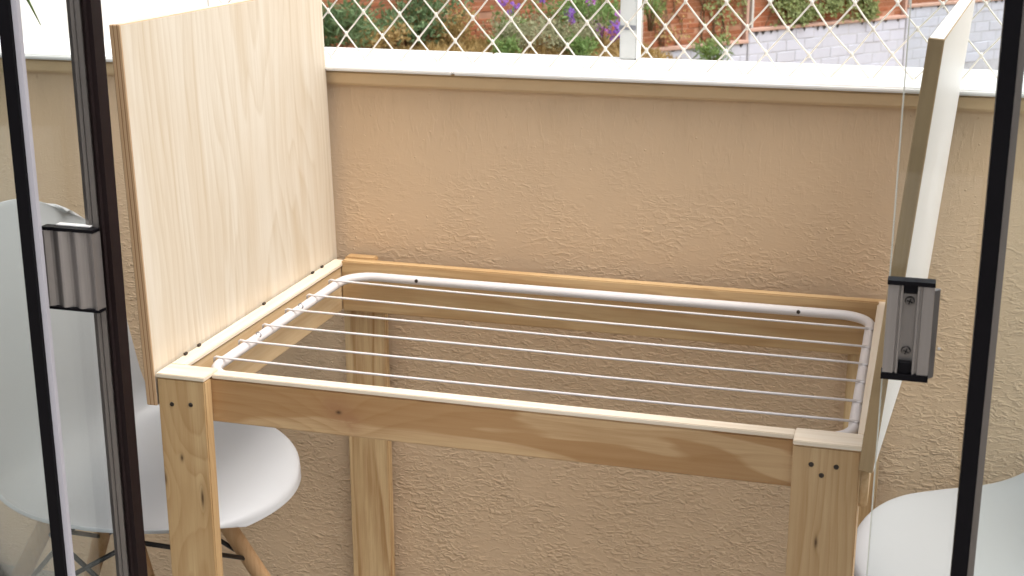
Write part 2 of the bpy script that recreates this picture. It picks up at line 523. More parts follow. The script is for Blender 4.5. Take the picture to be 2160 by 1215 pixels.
# rails
board('front_rail', (TH + 0.0015, TH + 0.0008, T - 0.072), (W - 0.0045, 2 * TH, T - 0.0085), M['rail_f'])
board('back_rail', (TH + 0.0015, D - 2 * TH - 0.001, T - 0.088), (W - 0.0045, D - TH - 0.001, T + 0.004), M['rail'])
board('side_rail', (0.0, TH + 0.0008, T - 0.088), (TH, D - TH - 0.0005, T - 0.0065), M['rail_y'])
board('side_rail', (W - 0.004, TH + 0.0008, T - 0.088), (W + 0.011, D - TH - 0.0005, T - 0.0065), M['rail_y'])
board('back_cleat', (0.02, D - TH - 0.0005, T - 0.002), (0.075, D + 0.003, T + 0.006), M['rail'])
# thin pale laths along the top of the frame
M['lath'] = wood('pale_lath_x', (0.76, 0.66, 0.53), (0.62, 0.49, 0.34), 'X', (0.03, 0.05), pitch=0.010, contrast=0.4, stain=0.1)
M['lath_y'] = wood('pale_lath_y', (0.76, 0.66, 0.53), (0.62, 0.49, 0.34), 'Y', (0.03, 0.05), pitch=0.010, contrast=0.4, stain=0.1)
board('top_lath', (LW + 0.0006, TH + 0.0004, T - 0.0082), (W - LW - 0.0086, 2 * TH + 0.001, T - 0.002), M['lath'], 0.001)
board('top_lath', (-0.0008, -0.0010, T - 0.0062), (LW + 0.0002, 2 * TH + 0.001, T), M['lath'], 0.001)
board('top_lath', (W - LW - 0.0082, -0.0012, T - 0.0062), (W + 0.0012, 2 * TH + 0.001, T), M['lath'], 0.001)
board('top_lath', (-0.0005, 2 * TH + 0.0014, T - 0.0062), (TH + 0.003, D - TH - 0.0006, T), M['lath_y'], 0.001)
board('top_lath', (W - 0.0065, 2 * TH + 0.0014, T - 0.0062), (W + 0.0115, D - TH - 0.0006, T), M['lath_y'], 0.001)
# screws in the leg tops
bms = bmesh.new()
bmesh.ops.create_cone(bms, cap_ends=True, segments=12, radius1=0.0034, radius2=0.0028, depth=0.0016, matrix=Matrix.Rotation(R(90), 4, 'X'))
screw_me = bm_mesh('screw', bms)
for (x, z) in ((0.021, -0.044), (0.050, -0.042), (W - 0.058, -0.030), (W - 0.028, -0.030), (W - 0.045, -0.043)):
    link_obj('screw', screw_me, M['screw'], tab, (x, -0.0006, T + z))

def leaf_panel(name, mats, size, loc, rot, label):
    """standing leaf: local x = thickness, y = depth, z = height; edge faces take the ply material"""
    me = box_mesh(name, size, 0.0012, 1)
    for mm in mats: me.materials.append(mm)
    for p in me.polygons:
        n = p.normal
        if abs(n.x) > 0.9: p.material_index = 0 if n.x * (1 if label == 'L' else 1) > 0 else 2
        elif n.z > 0.9: p.material_index = 3
        else: p.material_index = 1
    o = bpy.data.objects.new(name, me)
    COL.objects.link(o)
    o.parent = tab
    o.location = loc
    o.rotation_euler = rot
    return o
# left leaf: nearly upright, leaning a touch outward
HL = 0.525
lf = leaf_panel('folding_leaf', [M['leaf'], M['ply'], M['leaf'], M['leaf']], (0.0165, 0.645, HL), (-0.0175, 0.324, T - 0.050 + HL / 2), (0, R(-1.35), 0), 'L')
lf['label'] = 'pale pine leaf standing upright at the left end'
HR = 0.520
rf = leaf_panel('folding_leaf', [M['white_leaf'], M['leaf_edge'], M['leaf'], M['white_leaf']], (0.0175, 0.62, HR), (1.000, 0.300, T - 0.030 + HR / 2), (0, R(4.55), R(-4.2)), 'R')
rf['label'] = 'white faced leaf tilting outward at the right end'
# hinges along the foot of the left leaf
for y in (0.075, 0.115, 0.33, 0.52, 0.56):
    box('hinge_pin', (0.0005, y, T + 0.0005), (0.0045, y + 0.007, T + 0.0042), M['screw'], tab, 0.0006)
for y in (0.10, 0.50):
    box('hinge_plate', (W + 0.0115, y, T - 0.045), (W + 0.0135, y + 0.05, T - 0.010), M['steel'], tab, 0.0006)

# ------------------------------------------------------------------ drying rack inside the table
rack = empty('drying_rack', (0, 0, T))
tag(rack, 'white wire clothes drying rack set into the table frame', 'drying rack')
x0, x1, y0, y1, rc, zr = 0.044, 0.9365, 0.052, 0.590, 0.050, -0.017
pts = []
for cx, cy, a0 in ((x1 - rc, y1 - rc, 0), (x0 + rc, y1 - rc, 90), (x0 + rc, y0 + rc, 180), (x1 - rc, y0 + rc, 270)):
    for k in range(9):
        a = R(a0 + 90 * k / 8)
        pts.append((cx + rc * math.cos(a), cy + rc * math.sin(a), zr))
tube('frame_tube', pts, 0.0078, M['rack'], rack, n=16, closed=True)
for yl, yr in ((0.520, 0.500), (0.428, 0.410), (0.345, 0.331), (0.262, 0.255), (0.181, 0.177), (0.103, 0.103)):
    zw = zr + 0.0092
    p = [(x0 - 0.010, yl, zw - 0.008), (x0 - 0.0095, yl, zw - 0.001), (x0 - 0.006, yl, zw + 0.0008)]
    for k in range(0, 13):
        t = k / 12
        wav = 0.0009 * math.sin(yl * 90 + t * 9.0)
        p.append((x0 + (x1 - x0 + 0.006) * t, yl + (yr - yl) * t + wav, zw - (0.001 + 0.006 * abs(math.sin(yl * 37))) * 0.5 * math.sin(math.pi * t)))
    tube('wire', p, 0.0018, M['rack'], rack, n=8)
    bmw = bmesh.new()
    bmesh.ops.create_icosphere(bmw, subdivisions=2, radius=0.0034)
    bmesh.ops.scale(bmw, vec=(1.4, 1.0, 0.7), verts=bmw.verts)
    link_obj('weld_bead', bm_mesh('weld_bead', bmw, True), M['rack'], rack, (x1 + 0.002, yr, zw - 0.001))
for (x, y, rx) in ((0.170, y1 - 0.0074, 90), (0.822, y1 - 0.0074, 90)):
    bmh = bmesh.new()
    bmesh.ops.create_cone(bmh, cap_ends=True, segments=10, radius1=0.0032, radius2=0.0032, depth=0.0016, matrix=Matrix.Rotation(R(rx), 4, 'X'))
    link_obj('rivet', bm_mesh('rivet', bmh), M['screw'], rack, (x, y, zr + 0.001))
for y in (0.365, 0.212):
    bmh = bmesh.new()
    tube_bm(bmh, [(0.004 * math.cos(a), 0, 0.004 * math.sin(a)) for a in [R(-60 + 30 * k) for k in range(9)]], 0.0011, 6)
    link_obj('hook_eye', bm_mesh('hook_eye', bmh, True), M['steel'], rack, (x0 + 0.0075, y, zr + 0.010))

# ------------------------------------------------------------------ chairs
def spl(xs, ys, x):
    for i in range(len(xs) - 1):
        if x <= xs[i + 1] or i == len(xs) - 2:
            t = (x - xs[i]) / (xs[i + 1] - xs[i])
            p0 = ys[max(i - 1, 0)]; p1 = ys[i]; p2 = ys[i + 1]; p3 = ys[min(i + 2, len(ys) - 1)]
            return 0.5 * (2 * p1 + (p2 - p0) * t + (2 * p0 - 5 * p1 + 4 * p2 - p3) * t * t + (3 * p1 - p0 - 3 * p2 + p3) * t ** 3)
PF = [0.255, 0.247, 0.213, 0.140, 0.03, -0.06, -0.125, -0.168, -0.192, -0.206, -0.217, -0.226, -0.233, -0.238]
PZc = [0.420, 0.436, 0.444, 0.441, 0.432, 0.426, 0.432, 0.460, 0.51, 0.58, 0.66, 0.745, 0.825, 0.885]
PW = [0.100, 0.158, 0.202, 0.229, 0.238, 0.235, 0.230, 0.224, 0.217, 0.214, 0.213, 0.210, 0.196, 0.140]
PU = [0.0, 0.002, 0.006, 0.014, 0.024, 0.034, 0.042, 0.036, 0.020, 0.005, 0.0, 0.0, 0.0, 0.0]     # sides curl up
PC = [0.0, 0.0, 0.0, 0.0, 0.0, 0.01, 0.025, 0.042, 0.056, 0.060, 0.056, 0.048, 0.036, 0.025]        # sides wrap forward
PE = [0.021, 0.047, 0.062, 0.046, 0.004, 0.0, 0.0, 0.0, 0.0, 0.0, 0.0, 0.0, 0.0, 0.0]              # rounded seat front
def shell_mesh():
    NV, NU = 64, 33
    tk = list(range(len(PF)))
    vs, fs = [], []
    for j in range(NV + 1):
        t = (len(PF) - 1) * j / NV
        f, z, w, u_, c_, e_ = (spl(tk, q, t) for q in (PF, PZc, PW, PU, PC, PE))
        for i in range(NU):
            u = -1 + 2 * i / (NU - 1)
            au = abs(u)
            # round the outline at the front lip and at the top of the back
            endb = max(0.0, 1 - (len(PF) - 1 - t) / 1.6)
            vs.append((f + c_ * au ** 2.4 - e_ * au ** 2.0, u * w, z + u_ * au ** 2.6 - 0.045 * endb * au ** 2.6))
    for j in range(NV):
        for i in range(NU - 1):
            a = j * NU + i
            fs.append((a, a + 1, a + NU + 1, a + NU))
    return mesh_from('shell', vs, fs, True)
M['chair_wood'] = wood('beech_leg', (0.50, 0.315, 0.165), (0.36, 0.20, 0.09), 'Z', (0.03, 0.03), pitch=0.006, contrast=0.5, stain=0.2)
def make_chair():
    c = empty('shell_chair')
    sh = link_obj('shell', shell_mesh(), M['shell'], c)
    md = sh.modifiers.new('thickness', 'SOLIDIFY'); md.thickness = 0.006; md.offset = -1
    md2 = sh.modifiers.new('round', 'BEVEL'); md2.width = 0.002; md2.segments = 2; md2.limit_method = 'ANGLE'
    tops, feet = {}, {}
    for sx in (1, -1):
        for sy in (1, -1):
            a = Vector((0.030 if sx > 0 else -0.125, sy * 0.105, 0.385)); b = Vector((0.20 if sx > 0 else -0.31, sy * 0.205, 0.0))
            tops[sx, sy], feet[sx, sy] = a, b
            q = [a.lerp(b, k / 8) for k in range(9)]
            o = tube('leg', [p - a for p in q], [0.0145 + 0.0015 * math.sin(k / 8 * 2.6) - 0.004 * (k / 8) ** 2 for k in range(9)], M['chair_wood'], c, 14, loc=a)
            bmm = bmesh.new()
            tube_bm(bmm, [(-0.02, 0, -0.01), (-0.01, 0, 0.01), (0.03 * -sx, 0.02 * -sy, 0.026)], 0.005, 8)
            link_obj('mount_bracket', bm_mesh('mount_bracket', bmm, True), M['wire'], c, a + Vector((0, 0, 0.012)))
    for s in (1, -1):
        # crossed struts on each side and front/back
        for (k0, k1) in (((1, s), (-1, s)), ((-1, s), (1, s)), ((s, 1), (s, -1)), ((s, -1), (s, 1))):
            p = tops[k0].lerp(feet[k0], 0.04); q = tops[k1].lerp(feet[k1], 0.42)
            tube('brace_rod', [p, p.lerp(q, 0.5), q], 0.0042, M['wire'], c, 8)
    tube('brace_rod', [tops[1, 1], tops[1, -1]], 0.0045, M['wire'], c, 8)
    tube('brace_rod', [tops[-1, 1], tops[-1, -1]], 0.0045, M['wire'], c, 8)
    return c
ch = make_chair()
ch.location = (-0.210, 0.296, 0)
ch.rotation_euler = (0, 0, R(-1))
tag(ch, 'white plastic shell chair at the left end under the upright pine leaf', 'chair', 'shell chairs at the table ends')
ch2 = copy_tree(ch)
ch2.location = (1.190, 0.352, 0)
ch2.rotation_euler = (0, 0, R(206))
tag(ch2, 'white plastic shell chair at the right end, mostly out of frame', 'chair', 'shell chairs at the table ends')

# ------------------------------------------------------------------ glass doors
DZ0, DZ1 = 0.03, 2.25
def door(name, y, label):
    d = empty(name, (0, y, 0))
    return tag(d, label, 'glass door', 'glass door panels')
def pane(d, xa, xb):
    return box('pane', (xa, -0.004, DZ0), (xb, 0.004, DZ1), M['glass'], d, bevel=0)
dl = door('glass_door', -0.300, 'glass door panel at left with bronze edge profile and ribbed handle')
pane(dl, -0.95, 0.1165)
extrude('edge_profile', [(0.113, -0.009), (0.119, -0.012), (0.122, -0.010), (0.125, -0.0125), (0.130, -0.011), (0.130, 0.011), (0.113, 0.011)], DZ0, DZ1, M['grey_alu'], dl)
extrude('edge_gasket', [(0.1302, -0.009), (0.135, -0.0115), (0.137, -0.009), (0.1435, -0.0105), (0.1435, 0.009), (0.1302, 0.009)], DZ0, DZ1, M['brown_alu'], dl)
dl2 = door('glass_door', -0.342, 'leftmost glass door panel with black edge strip and pale lip')
pane(dl2, -1.30, 0.057)
extrude('edge_gasket', [(0.057, -0.008), (0.0715, -0.008), (0.0715, 0.008), (0.057, 0.008)], DZ0, DZ1, M['black'], dl2)
extrude('edge_profile', [(0.0717, -0.004), (0.0775, -0.003), (0.0775, 0.003), (0.0717, 0.004)], DZ0, DZ1, M['pale_alu'], dl2)
dr = door('glass_door', -0.300, 'frameless glass door panel at right carrying a bronze pull handle')
pane(dr, 0.9725, 2.05)
box('polished_edge', (0.9711, -0.004, DZ0), (0.9723, 0.004, DZ1), M['glass_edge'], dr, bevel=0)
dr2 = door('glass_door', -0.342, 'rightmost glass door panel with black edge strip')
pane(dr2, 1.0655, 2.4)
extrude('edge_gasket', [(1.0495, -0.009), (1.0640, -0.009), (1.0640, 0.010), (1.0495, 0.010)], DZ0, DZ1, M['black'], dr2)
extrude('edge_profile', [(1.0642, -0.007), (1.0700, -0.006), (1.0700, 0.008), (1.0642, 0.008)], DZ0, DZ1, M['grey_alu'], dr2)

# left handle: ribbed profile with end caps and a side lip
hz0, hz1 = T + 0.199, T + 0.286
hp = [(0.066, -0.013)]
for k in range(0, 25):
    t = k / 24
    hp.append((0.068 + 0.063 * t, -0.0245 - 0.0028 * math.cos(t * 2 * math.pi * 3.0)))
hp += [(0.1325, -0.013)]
hd = extrude('handle', hp, hz0, hz1, M['handle'], dl)
extrude('side_lip', [(0.0535, -0.016), (0.0655, -0.019), (0.0655, -0.013), (0.0535, -0.012)], hz0 - 0.001, hz1 - 0.002, M['grey_alu'], hd)
extrude('end_cap', [(0.0665, -0.013), (0.0665, -0.026), (0.132, -0.0265), (0.132, -0.013)], hz1 + 0.0003, hz1 + 0.004, M['black'], hd)
extrude('end_cap', [(0.0665, -0.013), (0.0665, -0.026), (0.132, -0.0265), (0.132, -0.013)], hz0 - 0.0035, hz0 - 0.0003, M['black'], hd)
extrude('cap_plate', [(0.080, -0.008), (0.080, -0.016), (0.122, -0.016), (0.122, -0.008)], hz1 + 0.0043, hz1 + 0.0055, M['sill'], hd)
# right handle: channel profile, two screws, black end caps
hz0, hz1 = T + 0.210, T + 0.296
xb = 0.9715
hp = [(0, -0.013), (0, -0.026), (0.0095, -0.0265), (0.0098, -0.0235), (0.0115, -0.0235), (0.0118, -0.026), (0.0135, -0.026), (0.0138, -0.0175),
      (0.0265, -0.0175), (0.0268, -0.026), (0.0285, -0.026), (0.0288, -0.0235), (0.0312, -0.0235), (0.0315, -0.0265), (0.0415, -0.026), (0.0415, -0.013)]
hd = extrude('handle', [(xb + a, b) for a, b in hp], hz0, hz1, M['handle'], dr)
extrude('side_lip', [(xb + 0.0418, -0.023), (xb + 0.0468, -0.017), (xb + 0.0468, -0.013), (xb + 0.0418, -0.013)], hz0 - 0.004, hz1 - 0.004, M['handle'], hd)
for z0, z1 in ((hz1 + 0.0003, hz1 + 0.0045), (hz0 - 0.0065, hz0 - 0.0003)):
    extrude('end_cap', [(xb - 0.001, -0.0125), (xb - 0.001, -0.0275), (xb + 0.042, -0.0275), (xb + 0.042, -0.0125)], z0, z1, M['black'], hd)
box('cap_tongue', (xb + 0.0142, -0.0245, hz1 - 0.008), (xb + 0.0262, -0.0180, hz1), M['black'], hd, 0.0005)
box('cap_tongue', (xb + 0.0142, -0.0245, hz0), (xb + 0.0262, -0.0180, hz0 + 0.011), M['black'], hd, 0.0005)
for z in (hz1 - 0.0165, hz0 + 0.0205):
    bmh = bmesh.new()
    bmesh.ops.create_cone(bmh, cap_ends=True, segments=16, radius1=0.0046, radius2=0.0036, depth=0.003, matrix=Matrix.Rotation(R(90), 4, 'X'))
    sc_ = link_obj('screw', bm_mesh('screw_head', bmh), M['grey_alu'], hd, (xb + 0.0202, -0.0193, z))
    for a in (0, 90):
        s_ = box('slot', (-0.0028, -0.0018, -0.0006), (0.0028, -0.0013, 0.0006), M['black'], sc_, 0)
        s_.rotation_euler = (0, R(a + 20), 0)
    break_here = None
box('dust_pin', (xb + 0.049, -0.006, T + 0.2295), (xb + 0.0515, -0.0042, T + 0.232), M['sill'], dr, 0.0005)
trk = box('door_track', (-1.4, -0.37, 0.0005), (2.4, -0.27, 0.028), M['brown_alu'], None, 0.003)
tag(trk, 'dark bronze floor track under the glass door panels', 'door track')
trk = box('door_head_track', (-1.4, -0.37, 2.252), (2.4, -0.27, 2.31), M['brown_alu'], None, 0.003)
tag(trk, 'dark bronze head track above the glass door panels', 'door track')

# ------------------------------------------------------------------ foliage helpers
def leaf_mat(name, a, b, rough=0.55):
    n = NT(name)
    oi = n.n('ShaderNodeTexCoord')
    f = n.noise(n.coord(), 9.0, 2, 0.6)
    f2 = n.noise(n.coord(), 60.0, 2, 0.6)
    c = n.mix(n.ramp(f2, [(0.3, 0.0), (0.7, 1.0)]), a, b)
    c = n.mix(n.math('MULTIPLY', f, 0.5), c, tuple(x * 0.7 for x in a))
    tr = n.n('ShaderNodeBsdfTranslucent'); n.link(c, tr.inputs[0])
    n.set(c, rough, spec=0.35)
    mx = n.n('ShaderNodeMixShader'); mx.inputs[0].default_value = 0.35
    n.link(n.b.outputs[0], mx.inputs[1]); n.link(tr.outputs[0], mx.inputs[2])
    n.link(mx.outputs[0], n.out.inputs['Surface'])
    return n.mat
M['lf_green'] = leaf_mat('leaf_fresh_green', (0.13, 0.25, 0.07), (0.30, 0.40, 0.14))
M['lf_dark'] = leaf_mat('leaf_blue_green', (0.11, 0.19, 0.08), (0.24, 0.34, 0.17))
M['lf_dry'] = leaf_mat('leaf_ochre', (0.32, 0.22, 0.08), (0.52, 0.38, 0.16))
M['lf_pale'] = leaf_mat('leaf_pale_grey_green', (0.28, 0.30, 0.16), (0.50, 0.50, 0.32))
M['lf_vine'] = leaf_mat('leaf_vine', (0.20, 0.26, 0.09), (0.44, 0.50, 0.22))
M['petal'] = leaf_mat('petal_violet', (0.30, 0.12, 0.62), (0.58, 0.34, 0.86))
M['petal2'] = leaf_mat('petal_magenta', (0.48, 0.10, 0.58), (0.68, 0.30, 0.80))
M['stem'] = plain('stem_brown', (0.16, 0.11, 0.06), 0.8, vary=0.3, scale=40)

def leaf_quad(vs, fs, p, d, nrm, ln, wd, fold=0.25):
    d = d.normalized(); s = d.cross(nrm).normalized(); n2 = s.cross(d)
    b = len(vs)
    vs += [p, p + d * ln * .45 + s * wd * .5 + n2 * wd * fold, p + d * ln, p + d * ln * .45 - s * wd * .5 + n2 * wd * fold, p + d * ln * .5]
    fs += [(b, b + 1, b + 4), (b + 1, b + 2, b + 4), (b + 2, b + 3, b + 4), (b + 3, b, b + 4)]

def rv(rnd): 
    while True:
        v = Vector((rnd.uniform(-1, 1), rnd.uniform(-1, 1), rnd.uniform(-1, 1)))
        if 0.05 < v.length < 1: return v

def shrub(name, loc, h, w, n, mat, label, cat, group, seed, leaf=(0.05, 0.025), flowers=(), clumps=9, fmat='petal'):
    rnd = random.Random(seed)
    o = empty(name, loc)
    tag(o, label, cat, group)
    bm = bmesh.new()
    tips = []
    for k in range(clumps):
        a = rnd.uniform(0, 2 * math.pi); r = w * 0.5 * math.sqrt(rnd.random())
        t = Vector((r * math.cos(a), r * math.sin(a), h * rnd.uniform(0.35, 0.95)))
        tips.append(t)
        tube_bm(bm, [Vector((0.02 * math.cos(a), 0.02 * math.sin(a), -0.05)), Vector((t.x * .4, t.y * .4, t.z * .55)), t], [0.010, 0.007, 0.003], 5)
    link_obj('stem', bm_mesh('stem', bm, True), M['stem'], o)
    vs, fs = [], []
    for k in range(n):
        t = rnd.choice(tips)
        q = rv(rnd)
        p = t * (0.65 + 0.35 * rnd.random()) + Vector((q.x * w * .22, q.y * w * .22, q.z * h * .22))
        d = (rv(rnd) + Vector((0, 0, .35)))
        leaf_quad(vs, fs, p, d, rv(rnd), leaf[0] * rnd.uniform(.6, 1.3), leaf[1] * rnd.uniform(.7, 1.3))
    link_obj('foliage', mesh_from('foliage', vs, fs), M[mat], o)
    for (fx, fy, fz, fr) in flowers:
        vs, fs = [], []
        for k in range(34):
            q = rv(rnd)
            leaf_quad(vs, fs, q * fr * .75, q + rv(rnd) * .6, rv(rnd), fr * .75, fr * .6, .1)
        link_obj('flower', mesh_from('flower', vs, fs), M[fmat if rnd.random() < .7 else 'petal2'], o, (fx, fy, fz))
    return o

# ------------------------------------------------------------------ garden wall beyond
A = R(38)
P0 = Vector((-2.7794, 15.9619, 0))
gw = empty('garden_wall', P0, 0)
gw.rotation_euler = (0, 0, math.pi / 2 - A)        # local x runs along the wall, local -y faces the balcony
tag(gw, 'stepped boundary wall of grey blocks and red brick across the garden', 'wall')
def block_mat():
    n = NT('grey_render_blocks')
    f = n.noise(n.coord(rnd=20.0), 5.0, 5, 0.65)
    oi = n.n('ShaderNodeObjectInfo')
    c = n.mix(f, (0.43, 0.45, 0.53), (0.53, 0.55, 0.63))
    c = n.mix(n.math('MULTIPLY', oi.outputs['Random'], 0.3), c, (0.40, 0.41, 0.44))
    n.bump(f, 0.4, 0.01)
    return n.set(c, 0.9, spec=0.15)
def brick_mat():
    n = NT('red_brick')
    f = n.noise(n.coord(rnd=20.0), 14.0, 5, 0.65)
    oi = n.n('ShaderNodeObjectInfo')
    c = n.mix(f, (0.24, 0.075, 0.035), (0.38, 0.145, 0.075))
    c = n.mix(n.math('MULTIPLY', oi.outputs['Random'], 0.55), c, (0.22, 0.11, 0.06))
    n.bump(f, 0.5, 0.01)
    return n.set(c, 0.9, spec=0.15)
M['block'], M['brick'] = block_mat(), brick_mat()
M['mortar'] = plain('grey_mortar', (0.41, 0.42, 0.46), 0.95, vary=0.25, scale=8)
M['brick_mortar'] = plain('pale_brick_mortar', (0.36, 0.19, 0.12), 0.95, vary=0.25, scale=8)
M['coping'] = plain('pink_coping', (0.46, 0.30, 0.24), 0.9, vary=0.2, scale=6, bump=0.2)
M['moss'] = plain('black_algae_stain', (0.05, 0.05, 0.05), 0.95, vary=0.4, scale=12)
SEG = [(-6.0, 0.35, -0.93), (0.35, 2.31, -0.775), (2.31, 5.55, -0.63), (5.55, 8.8, -0.485), (8.8, 13.0, -0.34)]
BL, BH = 0.36, 0.152
blk = {}
def blk_mesh(kind, L, H, dep, bev):
    k = (kind, round(L, 3))
    if k not in blk: blk[k] = box_mesh(kind, (L, dep, H), bev, 1)
    return blk[k]
NBR = 0
late = bmesh.new()
for si, (sa, sb, zt) in enumerate(SEG):
    box('block_core', (sa + 0.01, -0.001, -1.95), (sb - 0.01, 0.20, zt - 0.012), M['mortar'], gw, 0)
    nrow = 6 if si else 2
    for r in range(nrow):
        zc = zt - 0.05 - BH * (r + 0.5)
        off = 0 if r % 2 else BL / 2
        x = sa + 0.02 - off
        while x < sb - 0.02:
            xa, xb_ = max(x, sa + 0.02), min(x + BL, sb - 0.02)
            if xb_ - xa > 0.08 and sa < 9.2:
                o = link_obj('block', blk_mesh('block', xb_ - xa - 0.012, BH - 0.011, 0.05, 0.006), M['block'], gw, ((xa + xb_) / 2, 0.020 + random.uniform(-.004, .004), zc))
            x += BL
    box('coping', (sa + 0.005, -0.03, zt - 0.045), (sb - 0.005, 0.21, zt), M['coping'], gw, 0.006)
    rnd = random.Random(si)
    x = sa + 0.1
    while x < sb - 0.15 and si:
        wdt = rnd.uniform(0.03, 0.10); hh = rnd.uniform(0.02, 0.07)
        if rnd.random() < 0.75:
            vs = [(x, -0.0085, zt - 0.046), (x + wdt, -0.0085, zt - 0.046), (x + wdt * .8, -0.0085, zt - 0.046 - hh * .6), (x + wdt * .45, -0.0085, zt - 0.046 - hh), (x + wdt * .2, -0.0085, zt - 0.046 - hh * .5)]
            link_obj('algae_stain', mesh_from('algae_stain', vs, [(4, 3, 2, 1, 0)]), M['moss'], gw)
        x += wdt + rnd.uniform(0.02, 0.2)
    # brick panel above
    ztop = 0.95
    box('brick_core', (sa + 0.03, 0.0545, zt - 0.01), (sb - 0.03, 0.18, ztop), M['brick_mortar'], gw, 0)
    CH, CL = 0.068, 0.25
    nr = int((ztop - zt) / CH)
    for r in range(nr):
        zc = zt + 0.004 + CH * (r + 0.5)
        x = sa + 0.03 - (CL / 2 if r % 2 else 0)
        while x < sb - 0.03:
            xa, xb_ = max(x, sa + 0.03), min(x + CL, sb - 0.03)
            x += CL
            if xb_ - xa < 0.05: continue
            cx = (xa + xb_) / 2
            # top of the view at this distance
            zv = T + 0.664 - 0.0905 * (17.6 + 0.62 * cx * (1 if cx > 0 else 0.9)) / 0.985
            if zc < zv + 0.03 and zc > zv - 0.62 and -4.6 < cx < 7.3 and NBR < 300:
                NBR += 1
                link_obj('brick', blk_mesh('brick', xb_ - xa - 0.010, CH - 0.011, 0.05, 0.005), M['brick'], gw, (cx, 0.075 + random.uniform(-.006, .006), zc))
            else:
                bmesh.ops.create_cube(late, size=1.0, matrix=Matrix.Translation((cx, 0.075, zc)) @ Matrix.Diagonal((xb_ - xa - 0.01, 0.05, CH - 0.011, 1)))
    # post at the step
    if si > 0:
        box('step_post', (sa - 0.06, -0.02, zt - 0.15), (sa - 0.01, 0.06, ztop), M['coping'], gw, 0.006)
        box('step_post', (sa + 0.05, -0.01, zt + 0.001), (sa + 0.085, 0.05, ztop), M['post'], gw, 0.006)
tag(link_obj('bricks', bm_mesh('bricks', late), M['brick'], gw), kind='stuff')

# ------------------------------------------------------------------ garden plants
def wall_pt(s, d, z=None):
    """point at s along the garden wall and d metres in front of it"""
    x = P0.x + math.sin(A) * s + math.cos(A) * d
    y = P0.y + math.cos(A) * s - math.sin(A) * d
    return Vector((x, y, ground_h(x, y) if z is None else z))

# vines hanging on the brick
def vine(s0, s1, z0, z1, n, mat, label, seed, dens=0.5):
    rnd = random.Random(seed)
    o = empty('climbing_vine', wall_pt((s0 + s1) / 2, 0.0, z0), 0)
    o.rotation_euler = gw.rotation_euler
    tag(o, label, 'vine', 'climbers on the brick wall')
    w, h = s1 - s0, z1 - z0
    bm = bmesh.new(); vs, fs = [], []
    stems = []
    for k in range(7):
        x = rnd.uniform(-w / 2, w / 2)
        q = [Vector((x + 0.07 * math.sin(i * 1.3 + k) + rnd.uniform(-.03, .03), 0.038, h * i / 8)) for i in range(9)]
        stems.append(q); tube_bm(bm, q, 0.006, 5)
    link_obj('stem', bm_mesh('stem', bm, True), M['stem'], o)
    cl = [(rnd.uniform(-w / 2, w / 2), rnd.uniform(0, h), rnd.uniform(.05, .2)) for k in range(int(14 * dens * 2))]
    for k in range(n):
        c = rnd.choice(cl)
        x = c[0] + rnd.gauss(0, c[2]); z = c[1] + rnd.gauss(0, c[2] * .8)
        if not (-w / 2 - .1 < x < w / 2 + .1 and -.02 < z < h): continue
        p = Vector((x, rnd.uniform(-.07, .03), z))
        leaf_quad(vs, fs, p, Vector((rnd.uniform(-1, 1), -.5, rnd.uniform(-1, .4))), Vector((rnd.uniform(-.5, .5), -1, rnd.uniform(-.2, .6))), rnd.uniform(.035, .07), rnd.uniform(.03, .055))
    link_obj('foliage', mesh_from('foliage', vs, fs), M[mat], o)
vine(2.75, 4.75, -0.62, 0.9, 6000, 'lf_vine', 'dense green vine covering the red brick between the two step posts', 11, 1.2)
vine(1.45, 2.2, -0.77, 0.9, 900, 'lf_vine', 'thin straggly vine on the red brick left of the step post', 12, 0.5)
vine(0.45, 1.1, -0.77, 0.4, 160, 'lf_dry', 'a few dry creepers on the red brick beside the pale post', 13, 0.3)

K = 0
def at(s, d, dz=0.0):
    p = wall_pt(s - 0.62, d); p.z += dz; return p
# ochre and green plants along the left bank
shrub('ochre_shrub', at(-3.2, 0.5), 0.42, 0.8, 900, 'lf_dry', 'ochre leaved shrub against the red brick beside the pine leaf', 'shrub', 'shrubs on the bank', 21, (0.07, 0.03))
shrub('ochre_shrub', at(-2.2, 0.35), 0.46, 0.8, 800, 'lf_dry', 'ochre leaved shrub left of the grey green weeds', 'shrub', 'shrubs on the bank', 22, (0.07, 0.03))
shrub('blue_green_bush', at(-3.85, 0.9), 0.72, 0.75, 900, 'lf_dark', 'blue green bush next to the top edge of the upright leaf', 'shrub', 'shrubs on the bank', 23, (0.14, 0.03))
shrub('green_tuft', at(-1.95, 1.2), 0.26, 0.32, 420, 'lf_green', 'small bright green tuft low on the bank', 'shrub', 'shrubs on the bank', 24, (0.07, 0.022))
shrub('grey_green_weed', at(-1.55, 1.0), 0.42, 0.9, 1500, 'lf_pale', 'pale grey green weed patch left of the violet flowers', 'shrub', 'shrubs on the bank', 25, (0.05, 0.02), clumps=16)
shrub('grey_green_weed', at(-0.85, 0.9), 0.42, 0.9, 1500, 'lf_pale', 'dry speckled weed patch below the violet flowers', 'shrub', 'shrubs on the bank', 26, (0.045, 0.02), clumps=16)
shrub('green_tuft', at(-0.98, 1.35), 0.36, 0.36, 520, 'lf_green', 'yellow green tuft under the middle violet blooms', 'shrub', 'shrubs on the bank', 29, (0.075, 0.024))
shrub('bright_green_bush', at(-0.28, 0.5), 0.62, 0.65, 1100, 'lf_green', 'bright green bush just left of the pale post', 'shrub', 'shrubs on the bank', 27, (0.08, 0.028))
shrub('dark_bush', at(-2.6, 0.2), 0.80, 1.3, 1300, 'lf_dark', 'dark green bush along the brick', 'shrub', 'shrubs on the bank', 28, (0.09, 0.035))
